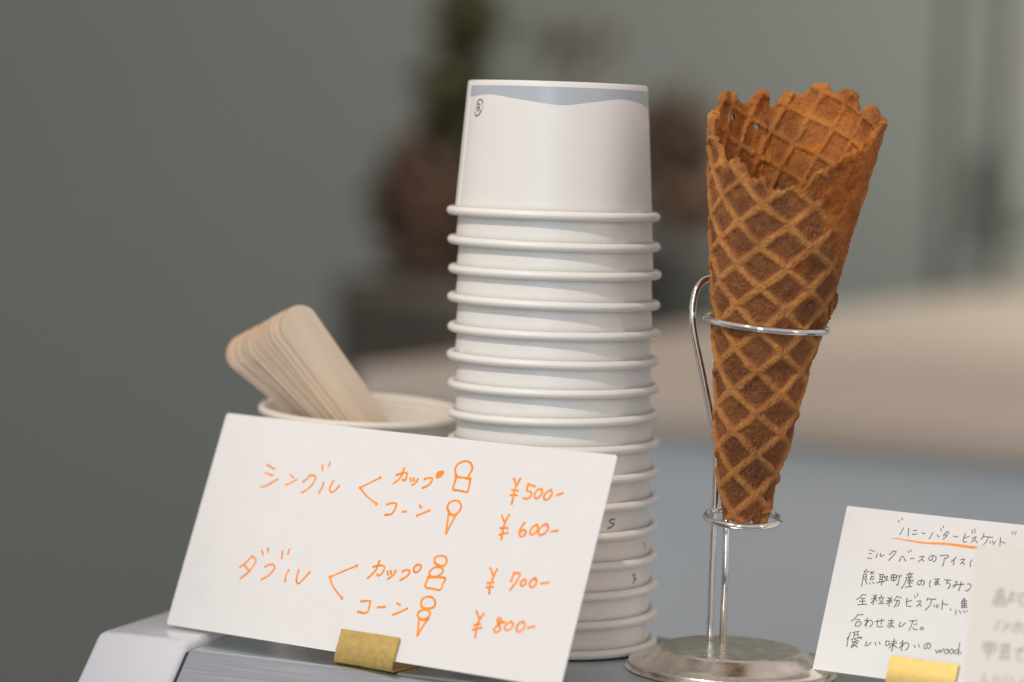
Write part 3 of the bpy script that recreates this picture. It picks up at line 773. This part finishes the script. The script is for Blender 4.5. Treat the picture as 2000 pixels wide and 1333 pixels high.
for i, p in enumerate(up):
    f_ = i / (len(up) - 1)
    w_ = 0.00016 + 0.00042 * min(1, f_ * 1.3)
    V += [bent(0.104, 0.0686, -0.0008)(p[0], p[1] + w_, 0.00006), bent(0.104, 0.0686, -0.0008)(p[0], p[1] - w_, 0.00006)]
F = [(2 * i, 2 * i + 1, 2 * i + 3, 2 * i + 2) for i in range(len(up) - 1)]
mesh_obj('underline', V, F, M['orange'], c2, smooth=False)

F3 = Frame(20.5, 15.0, (0.1677, 0.9756, 0.0010))
c3 = card('note_card', F3, 0.090, 0.0686, M['card_cream'], 'out-of-focus cream note card at the right edge, in front of the flavour card', r=0.0006)
note = [
    [[(9, 57), (15, 58)], [(12, 60), (12, 57)], [(10, 55), (14, 55.3), (14, 53), (10, 53), (10, 55)], [(8, 51), (8, 46)], [(8, 51), (16, 51.5), (16, 46)], [(10, 49), (14, 49.2), (14, 47), (10, 47), (10, 49)],
     [(20, 58), (19, 50)], [(18, 55), (24, 56)], [(18, 51), (24, 52)], [(26, 56), (26, 49), (30, 49.3), (30, 56), (26, 56)], [(36, 54), (33, 48), (32, 53), (37, 56), (40, 52), (37, 47)]],
    [[(12, 42), (9, 35)], [(15, 41), (17, 39.5)], [(14, 35), (19, 40)], [(21, 40), (28, 40.5)], [(24.5, 43), (24.3, 34)], [(22, 38), (20.5, 35)], [(27, 38), (29, 35.5)], [(32, 42), (31, 35)], [(34, 40), (39, 40)], [(36, 42), (36, 35), (34, 36)]],
    [[(3, 29), (3, 23), (10, 23.5), (10, 29), (3, 29)], [(6.5, 29), (6.2, 17)], [(3, 26), (10, 26.3)], [(16, 30), (15, 18)], [(14, 28), (20, 28.4)], [(14, 24), (20, 24.4)], [(19, 30), (18.5, 19)], [(14, 19), (21, 19.5)], [(28, 29), (26, 20), (30, 19)], [(24, 26), (30, 26.5)]],
    [[(3, 14), (2, 7), (6, 8)], [(10, 13), (9.6, 7)], [(13, 12), (13.3, 8)], [(18, 14), (16, 6)], [(21, 13), (24, 7)], [(28, 13), (27, 6)], [(31, 12), (30.6, 6)]]]
for ln, (old, new, x0) in zip(note, ((54, 50.8, 4.0), (39, 40, 4.8), (24, 30.5, 4.9), (10, 20, 6.0))):
    strokes_obj('text_line', [[((x0 + x * 0.54) * 1e-3, (new + (y - old) * 0.5) * 1e-3) for x, y in s] for s in ln], 0.00034, flat, M['ink'], c3)


def clip(fr, u0, label, v0=-0.0042, v1=0.0094, w=0.0283):
    """folded brass strip: front plate, bend, foot running back under the card"""
    g = Frame.__new__(Frame); g.t, g.b, g.u, g.n = fr.t, fr.b, fr.u, fr.n
    org = fr.o + fr.t * u0
    e = empty('brass_clip', org + fr.u * v0, label, 'card clip')
    lean = math.atan2(fr.u.dot(fr.b), fr.u.z)
    T = 0.0009
    # outline in the (b, z) plane through org, front plate offset 0.35 mm off the card
    ub, uz = math.sin(lean), math.cos(lean)
    nb, nz = -math.cos(lean), math.sin(lean)

    def pt(v, off): return (ub * v + nb * off, uz * v + nz * off)
    z0 = 0.0006 - org.z
    path = [pt(v1, 0.0008), pt(v1 * .5, 0.0008), pt(v0 + 0.0022, 0.0008)]
    last = path[-1]
    path += [(last[0] + 0.0000, z0 + 0.0006), (last[0] + 0.0008, z0 + 0.0001), (last[0] + 0.0022, z0), (last[0] + 0.012, z0), (last[0] + 0.024, z0)]
    m = len(path)
    V, F = [], []
    for i, (b_, z_) in enumerate(path):
        a = path[max(i - 1, 0)]; c = path[min(i + 1, m - 1)]
        tb, tz = c[0] - a[0], c[1] - a[1]
        l_ = math.hypot(tb, tz); tb, tz = tb / l_, tz / l_
        for s_ in (-.5, .5):
            bb, zz_ = b_ + tz * T * s_, z_ - tb * T * s_
            for u_ in (0, w):
                V.append(org + fr.t * u_ + fr.b * bb + Vector((0, 0, zz_)))
    for i in range(m - 1):
        p, q = 4 * i, 4 * i + 4
        F += [(p, p + 1, q + 1, q), (p + 2, q + 2, q + 3, p + 3), (p, q, q + 2, p + 2), (p + 1, p + 3, q + 3, q + 1)]
    F += [(0, 2, 3, 1), (4 * m - 4, 4 * m - 3, 4 * m - 1, 4 * m - 2)]
    loc = e.location
    o_ = mesh_obj('folded_plate', [v - loc for v in V], F, M['brass'], e, smooth=False)
    bm = bmesh.new(); bm.from_mesh(o_.data)
    bmesh.ops.recalc_face_normals(bm, faces=bm.faces)
    es = [x for x in bm.edges if x.calc_face_angle(0) > 1.2]
    bmesh.ops.bevel(bm, geom=es, offset=0.00025, segments=2, affect='EDGES', clamp_overlap=True)
    bm.to_mesh(o_.data); bm.free()
    for p in o_.data.polygons: p.use_smooth = True
    o_.data.set_sharp_from_angle(angle=rad(40))
    # back plate holding the card from behind
    V = []
    for v_ in (0.0, 0.008):
        for off in (-0.0007, -0.0014):
            b_, z_ = pt(v_, off)
            for u_ in (0.002, w - 0.002):
                V.append(org + fr.t * u_ + fr.b * b_ + Vector((0, 0, z_ if v_ else z0 + 0.0006)) - loc)
    F = [(0, 1, 5, 4), (2, 6, 7, 3), (0, 4, 6, 2), (1, 3, 7, 5), (4, 5, 7, 6), (0, 2, 3, 1)]
    mesh_obj('back_plate', V, F, M['brass'], e, smooth=False)
    return e


clip(F1, 0.0872, 'brass clip holding the large price card at the ledge front edge')
clip(F2, 0.0315, 'brass clip holding the small flavour card, partly behind the cream card', w=0.0283)

# ------------------------------------------------------------------ cone stand
st = empty('cone_stand', (0.0930, 1.083, 0.0), 'shiny wire cone stand with round metal base and two rings', 'cone stand')
B = Vector((0.0930, 1.083, 0.0))
prof = [(0, 0.0002), (0.0400, 0.0002), (0.0410, 0.0008), (0.0412, 0.0022), (0.0408, 0.0029), (0.0398, 0.0033), (0.0370, 0.0040), (0.0345, 0.0052), (0.0320, 0.0068),
        (0.0300, 0.0080), (0.0280, 0.0087), (0.0255, 0.0091), (0.018, 0.0094), (0.0085, 0.0097), (0, 0.0098)]
pr2 = smooth_poly([(a, b, 0) for a, b in prof], 4)
mesh_obj('base_disc', *lathe([(max(p[0], 0), p[1]) for p in pr2[:-1]] + [(0, 0.0098)], 128), M['steel_base'], st)


def W(x, y, z): return Vector((x * 1e-3, y * 1e-3, z * 1e-3)) - B


wr = 0.00142
mesh_obj('post', *tube([W(90.3, 1092.5, 8.6), W(90.2, 1092.5, 40), W(89.9, 1094.5, 58.0), W(91.0, 1096.2, 61.8)], wr, 16), M['chrome'], st)
arm = [W(85.2, 1094, 8.6), W(85.0, 1094, 30.8), W(84.9, 1094, 53.9), W(84.9, 1094, 77.0), W(83.9, 1094, 91.5), W(81.7, 1094, 101.5), W(77, 1094, 120.4),
       W(73.6, 1094, 133.8), W(72.4, 1094, 142), W(72.7, 1094.3, 148.7), W(74.3, 1095.5, 153.5), W(77.4, 1098, 156.2), W(82, 1103, 156.8), W(89, 1109, 155.5),
       W(96, 1112, 151.5), W(100, 1111.5, 146.5), W(101.4, 1109.0, 142.8), W(101.6, 1107.4, 141.8)]
mesh_obj('wire_arm', *tube(smooth_poly(arm, 6), 0.00142, 16), M['chrome'], st)
for (cx, cz, rr, ta, tb) in ((95.6, 61.7, 14.8, 0.2, 6.0), (101.4, 140.3, 24.35, 3.4, 2.6)):
    a_ = Vector((math.cos(rad(ta)), 0, -math.sin(rad(ta)))); b_ = Vector((0, math.cos(rad(tb)), math.sin(rad(tb))))
    c_ = W(cx, 1083, cz)
    pth = [c_ + (a_ * math.cos(q) + b_ * math.sin(q)) * rr * 1e-3 for q in np.linspace(0, 2 * math.pi, 97)[:-1]]
    mesh_obj('holding_ring', *tube(pth, 0.00136, 16, closed=True), M['chrome'], st)

# ------------------------------------------------------------------ waffle cone
TAB = np.array([(60.07, 95.75, 8.58), (78.76, 96.77, 12.06), (95.35, 98.08, 15.12), (116.02, 99.42, 18.19), (138.74, 101.88, 22.27), (171.64, 105.1, 28.2), (222.79, 110.32, 35.96), (237.03, 111.5, 38.01), (245, 112.2, 39.2)])
RIM = [(0.3, 195.7), (4.9, 194.6), (8.4, 197.3), (12.3, 201.7), (18.0, 203.0), (22.5, 204.3), (27.7, 206.0), (31.4, 208.5), (38.0, 209.6), (44.7, 211.5), (51.3, 214.8), (59.3, 218.1), (68.8, 221.3), (95.7, 223.8), (104.8, 224.6), (108.8, 226.3), (113.5, 228.8), (118.6, 229.4), (121.8, 228.8), (124.3, 227.1), (127.0, 225.8), (130.8, 227.2), (133.5, 231.2), (136.7, 234.1), (141.6, 235.1), (146.7, 235.0), (151.4, 234.5), (153.6, 233.9), (155.2, 235.9), (158.1, 237.6), (161.4, 238.1), (164.6, 237.7), (167.0, 236.6), (169.1, 234.6), (172.7, 233.3), (175.8, 233.0), (179.9, 233.9), (182.4, 233.9), (184.9, 233.4), (188.5, 231.0), (191.5, 228.2), (194.1, 227.2), (195.9, 229.9), (197.0, 233.9), (199.9, 234.4), (203.3, 233.3), (206.9, 231.3), (209.0, 229.6), (213.3, 228.2), (218.9, 228.5), (223.1, 229.6), (225.2, 232.5), (229.8, 233.0), (235.7, 232.2), (239.0, 230.1), (242.1, 226.9), (248.6, 225.1), (257.4, 224.0), (276.1, 214.9), (285.3, 211.7), (290.8, 209.3), (299.6, 201.8), (305.3, 203.9), (311.2, 205.2), (316.0, 204.1), (320.7, 200.8), (326.1, 197.5), (331.5, 198.4), (334.2, 200.1), (337.2, 198.2), (340.1, 194.6), (345.9, 194.6), (351.4, 194.3), (354.2, 194.6), (356.4, 195.4)]
zz = np.linspace(55, 245, 400)
ker = np.ones(25) / 25
sm = lambda c: np.convolve(np.pad(np.interp(zz, TAB[:, 0], TAB[:, c]), 12, mode='reflect', reflect_type='odd'), ker, 'valid')
CX_, CR_ = sm(1), sm(2)


def vnoise(u, v, nu, nv, seed):
    """periodic in u (0..1), value noise"""
    g = np.random.default_rng(seed).uniform(-1, 1, (nv + 2, nu))
    x = (u % 1.0) * nu; y = np.clip(v, 0, 1) * nv
    i = np.floor(x).astype(int); j = np.floor(y).astype(int)
    fx = x - i; fy = y - j
    fx = fx * fx * (3 - 2 * fx); fy = fy * fy * (3 - 2 * fy)
    a = g[j, i % nu]; b = g[j, (i + 1) % nu]; c = g[j + 1, i % nu]; d = g[j + 1, (i + 1) % nu]
    return (a * (1 - fx) + b * fx) * (1 - fy) + (c * (1 - fx) + d * fx) * fy


def sstep(x, a, b):
    t = np.clip((x - a) / (b - a), 0, 1)
    return t * t * (3 - 2 * t)


NP_, NV_ = 720, 460
phi = np.arange(NP_) * 2 * math.pi / NP_          # 0 towards the camera, + to the right
deg = np.degrees(phi)
u01 = phi / (2 * math.pi)
rd = [r_[0] for r_ in RIM]; rz = [r_[1] for r_ in RIM]
zt = np.interp(deg, rd, rz, period=360)
zt = zt + 0.75 * vnoise(u01, u01 * 0, 180, 1, 3) + 0.45 * vnoise(u01, u01 * 0, 360, 1, 4)
wr_ = (deg + 180) % 360 - 180                      # -180..180
zb = 60.6 + 0.5 * vnoise(u01, u01 * 0, 60, 1, 5) + 3.2 * np.exp(-((wr_ - 24) / 8.0) ** 2) + 1.0 * np.exp(-((wr_ + 62) / 26.0) ** 2) + 4.5 * sstep(np.abs(wr_), 70, 130)
v = np.linspace(0, 1, NV_)[:, None]
Z = zb[None] + (zt - zb)[None] * v
U = np.broadcast_to(u01[None], Z.shape); WR = np.broadcast_to(wr_[None], Z.shape)
CXg = np.interp(Z, zz, CX_); Rg = np.interp(Z, zz, CR_)
V01 = (Z - 55) / 190

wob = 0.55 * vnoise(U, V01, 14, 18, 11); wob2 = 0.55 * vnoise(U, V01, 14, 18, 12)
# outer lattice: square mesh of ridges on the unrolled sheet
rho = (Z - 7.5) * 1.013
ph = np.radians(WR)
A_ = rho * np.sin(ph * 0.163); Bp = rho * np.cos(ph * 0.163)
a_ = A_ - (-35 + (730 * 0.2043 - Bp) / 0.2043 * 0.12) * 0.2043 + wob
b_ = Bp - 98.9 + wob2
p_ = (a_ / 9.6 + b_ / 8.38) / 2; q_ = (a_ / 9.6 - b_ / 8.38) / 2


def lat(p, q, per, wdt):
    dp = np.abs(p - np.round(p)) * per; dq = np.abs(q - np.round(q)) * per
    g1 = 1 / (1 + (dp / wdt) ** 5); g2 = 1 / (1 + (dq / wdt) ** 5)
    return 1 - (1 - g1) * (1 - g2), np.maximum(g1, g2)


ridge, _ = lat(p_, q_, 12.6, 1.38 + 0.35 * vnoise(U, V01, 40, 50, 15))
pe = np.interp(Z, [150, 158, 175, 195, 230], [82, 64, 38, 16, 6])
glz = sstep(WR + 9 * vnoise(U, V01, 36, 40, 21), pe - 5, pe + 11) * sstep(Z + 2.5 * vnoise(U, V01, 40, 40, 22), 150, 157) * (1 - sstep(WR, 120, 150))
rim_d = zt[None] - Z
pat = sstep(vnoise(U, V01, 22, 26, 61), 0.25, 0.6) * sstep(Z, 150, 162) * sstep(WR, -35, -5) * (1 - sstep(WR, 90, 110))
amp = 1.45 * (1 - 0.60 * glz)
slit = np.maximum(np.exp(-(((WR - 36 - (Z - 149) * 1.2) / 4.0) ** 2 + ((Z - 149) / 3.4) ** 2)), np.exp(-(((WR - 47 - (Z - 142) * 1.0) / 3.0) ** 2 + ((Z - 142) / 2.6) ** 2)))
fine = 0.24 * vnoise(U, V01, 300, 240, 31) + 0.16 * vnoise(U, V01, 600, 460, 32) + 0.28 * vnoise(U, V01, 90, 70, 33)
slow = 0.55 * vnoise(U, V01, 7, 9, 34)
lump = 0.9 * sstep(-rim_d, -5.5, -1.5) * (0.5 + 0.5 * vnoise(U, V01 * 0, 70, 1, 36))
# free edge of the wrap: a step that runs down the right side
step_ = 0.9 * (1 - sstep(WR, pe - 3, pe + 3)) * sstep(Z, 150, 156) * (WR > -60)
Ro = Rg - 0.9 + amp * ridge + fine + slow + lump * 0.6 + step_ * 0.6 - 1.5 * slit
# inner face
al = np.radians(((WR + 360) % 360) - 180)          # from the back wall, + = image left
ax = -al * 33.0 * (0.55 + 0.45 * Rg / 34.0); az_ = Z
x0, y0 = 3.5, 212.9
dx = ax - x0 + wob; dz = -(az_ - y0) + wob2        # px-like: right, down
c23, s23 = math.cos(rad(23)), math.sin(rad(23))
pi_ = (dx * c23 + dz * s23) / 11.8; qi_ = (-dx * s23 + dz * c23) / 11.8
ridge_i, _ = lat(pi_, qi_, 11.8, 1.15 + 0.3 * vnoise(U, V01, 40, 50, 16))
finei = 0.24 * vnoise(U, V01, 300, 240, 41) + 0.25 * vnoise(U, V01, 90, 70, 43)
Ri = Rg - 2.7 - 1.25 * ridge_i + finei + slow
Ri = np.minimum(Ri, Ro - 0.7); Ri = np.maximum(Ri, 3.0)
# round the lip
mid = (Ro + Ri) / 2
k_ = np.sqrt(np.clip(1 - (1 - np.clip(rim_d / 1.3, 0, 1)) ** 2, 0.03, 1))
Ro = mid + (Ro - mid) * k_; Ri = mid + (Ri - mid) * k_


def to_xyz(R_):
    X = CXg + R_ * np.sin(ph); Y = 1083 - R_ * np.cos(ph)
    return np.stack([X, Y, Z], -1) * 1e-3


base_c = Vector((0.0958, 1.083, 0.0605))
Vo = to_xyz(Ro).reshape(-1, 3); Vi = to_xyz(Ri).reshape(-1, 3)
VV = np.concatenate([Vo, Vi]) - np.array(base_c)
jj, ii = np.meshgrid(np.arange(NV_ - 1), np.arange(NP_), indexing='ij')
i2 = (ii + 1) % NP_
qo = np.stack([jj * NP_ + ii, jj * NP_ + i2, (jj + 1) * NP_ + i2, (jj + 1) * NP_ + ii], -1).reshape(-1, 4)
N0 = NV_ * NP_
qi = (qo[:, ::-1] + N0)
# two small holes baked through the back of the wall
cen_d = (ii + .5) * 360 / NP_; cen_z = Z[:-1][:, :]
keep = np.ones(jj.shape, bool)
keep2 = np.ones(jj.shape, bool)
for hd, hz, rx, rz_ in ((226.8, 222.0, 1.7, 1.5), (204.8, 219.0, 2.0, 0.9)):
    keep &= (((cen_d - hd) / rx) ** 2 + ((cen_z - hz - (cen_d - hd) * 0.25) / rz_) ** 2) > 1
    keep2 &= (((cen_d - hd) / (rx * 2.0)) ** 2 + ((cen_z - hz - (cen_d - hd) * 0.25) / (rz_ * 1.9)) ** 2) > 1
qo = qo[keep2.reshape(-1)]; qi = qi[keep.reshape(-1)]
i_ = np.arange(NP_); j_ = (i_ + 1) % NP_
t0 = (NV_ - 1) * NP_
qt = np.stack([t0 + i_, t0 + j_, N0 + t0 + j_, N0 + t0 + i_], -1)
qb = np.stack([j_, i_, N0 + i_, N0 + j_], -1)
Q = np.concatenate([qo, qi, qt, qb]).astype(np.int32)
me = bpy.data.meshes.new('rolled_wafer')
me.vertices.add(len(VV)); me.vertices.foreach_set('co', VV.astype(np.float32).ravel())
me.loops.add(Q.size); me.loops.foreach_set('vertex_index', Q.ravel())
me.polygons.add(len(Q)); me.polygons.foreach_set('loop_start', np.arange(0, Q.size, 4, dtype=np.int32))
me.polygons.foreach_set('use_smooth', np.ones(len(Q), bool))
me.update(calc_edges=True); me.validate()
ra = np.concatenate([np.clip((ridge - 0.25 * pat - 0.9 * slit) * (0.86 + 0.30 * vnoise(U, V01, 26, 30, 51)) * (1 - 0.25 * glz) + 0.35 * sstep(-rim_d, -4, -1), 0, 1).ravel(), np.clip(ridge_i * 0.8 + 0.12 + 0.35 * sstep(-rim_d, -4, -1), 0, 1).ravel()])
ga = np.concatenate([np.maximum(glz, 0.75 * pat * (1 - 0.6 * ridge)).ravel(), np.clip(0.50 + 0.35 * vnoise(U, V01, 18, 22, 71), 0, 1).ravel()])
for nm_, arr in (('ridge', ra), ('glaze', ga)):
    at = me.attributes.new(nm_, 'FLOAT', 'POINT'); at.data.foreach_set('value', arr.astype(np.float32))
me.materials.append(M['waffle'])
cone = empty('waffle_cone', base_c, 'brown waffle cone with ragged open top standing in the wire stand', 'waffle cone')
wf = bpy.data.objects.new('rolled_wafer', me); COL.objects.link(wf); wf.parent = cone


def flake(outline_px, Yc, thick, bulge):
    """small broken piece of wafer; outline in (x, z) millimetres"""
    bm = bmesh.new()
    vs = [bm.verts.new((x * 1e-3, Yc * 1e-3, z * 1e-3)) for x, z in outline_px]
    fc = bm.faces.new(vs)
    bmesh.ops.triangulate(bm, faces=[fc])
    ex = bmesh.ops.extrude_face_region(bm, geom=bm.faces[:])
    bmesh.ops.translate(bm, vec=(0, thick * 1e-3, 0), verts=[g for g in ex['geom'] if isinstance(g, bmesh.types.BMVert)])
    bmesh.ops.subdivide_edges(bm, edges=bm.edges[:], cuts=3, use_grid_fill=True)
    bmesh.ops.recalc_face_normals(bm, faces=bm.faces)
    for _ in range(1): bmesh.ops.smooth_vert(bm, verts=bm.verts[:], factor=0.5, use_axis_x=True, use_axis_y=True, use_axis_z=True)
    for v_ in bm.verts:
        v_.co += Vector([random.uniform(-1, 1) * 0.00050 for _ in range(3)])
        v_.co -= base_c
    o_ = bm_obj('broken_flake', bm, M['waffle'], cone, smooth=True)
    for nm_, lo, hi in (('ridge', 0.0, 0.55), ('glaze', 0.1, 0.4)):
        at_ = o_.data.attributes.new(nm_, 'FLOAT', 'POINT')
        at_.data.foreach_set('value', [random.uniform(lo, hi) for _ in o_.data.vertices])
    return o_


flake([(117.7, 153.1), (120.6, 155.8), (123.0, 157.7), (125.6, 157.0), (125.0, 153.1), (127.5, 155.3), (128.7, 152.1), (127.5, 147.9), (125.8, 144.2), (124.3, 141.3), (120.0, 141.5), (118.6, 147.2)], 1074, 3.0, 0)
flake([(101.6, 67.6), (104.1, 71.0), (106.0, 69.4), (106.7, 66.8), (105.0, 64.4), (102.3, 64.5)], 1076, 2.6, 0)
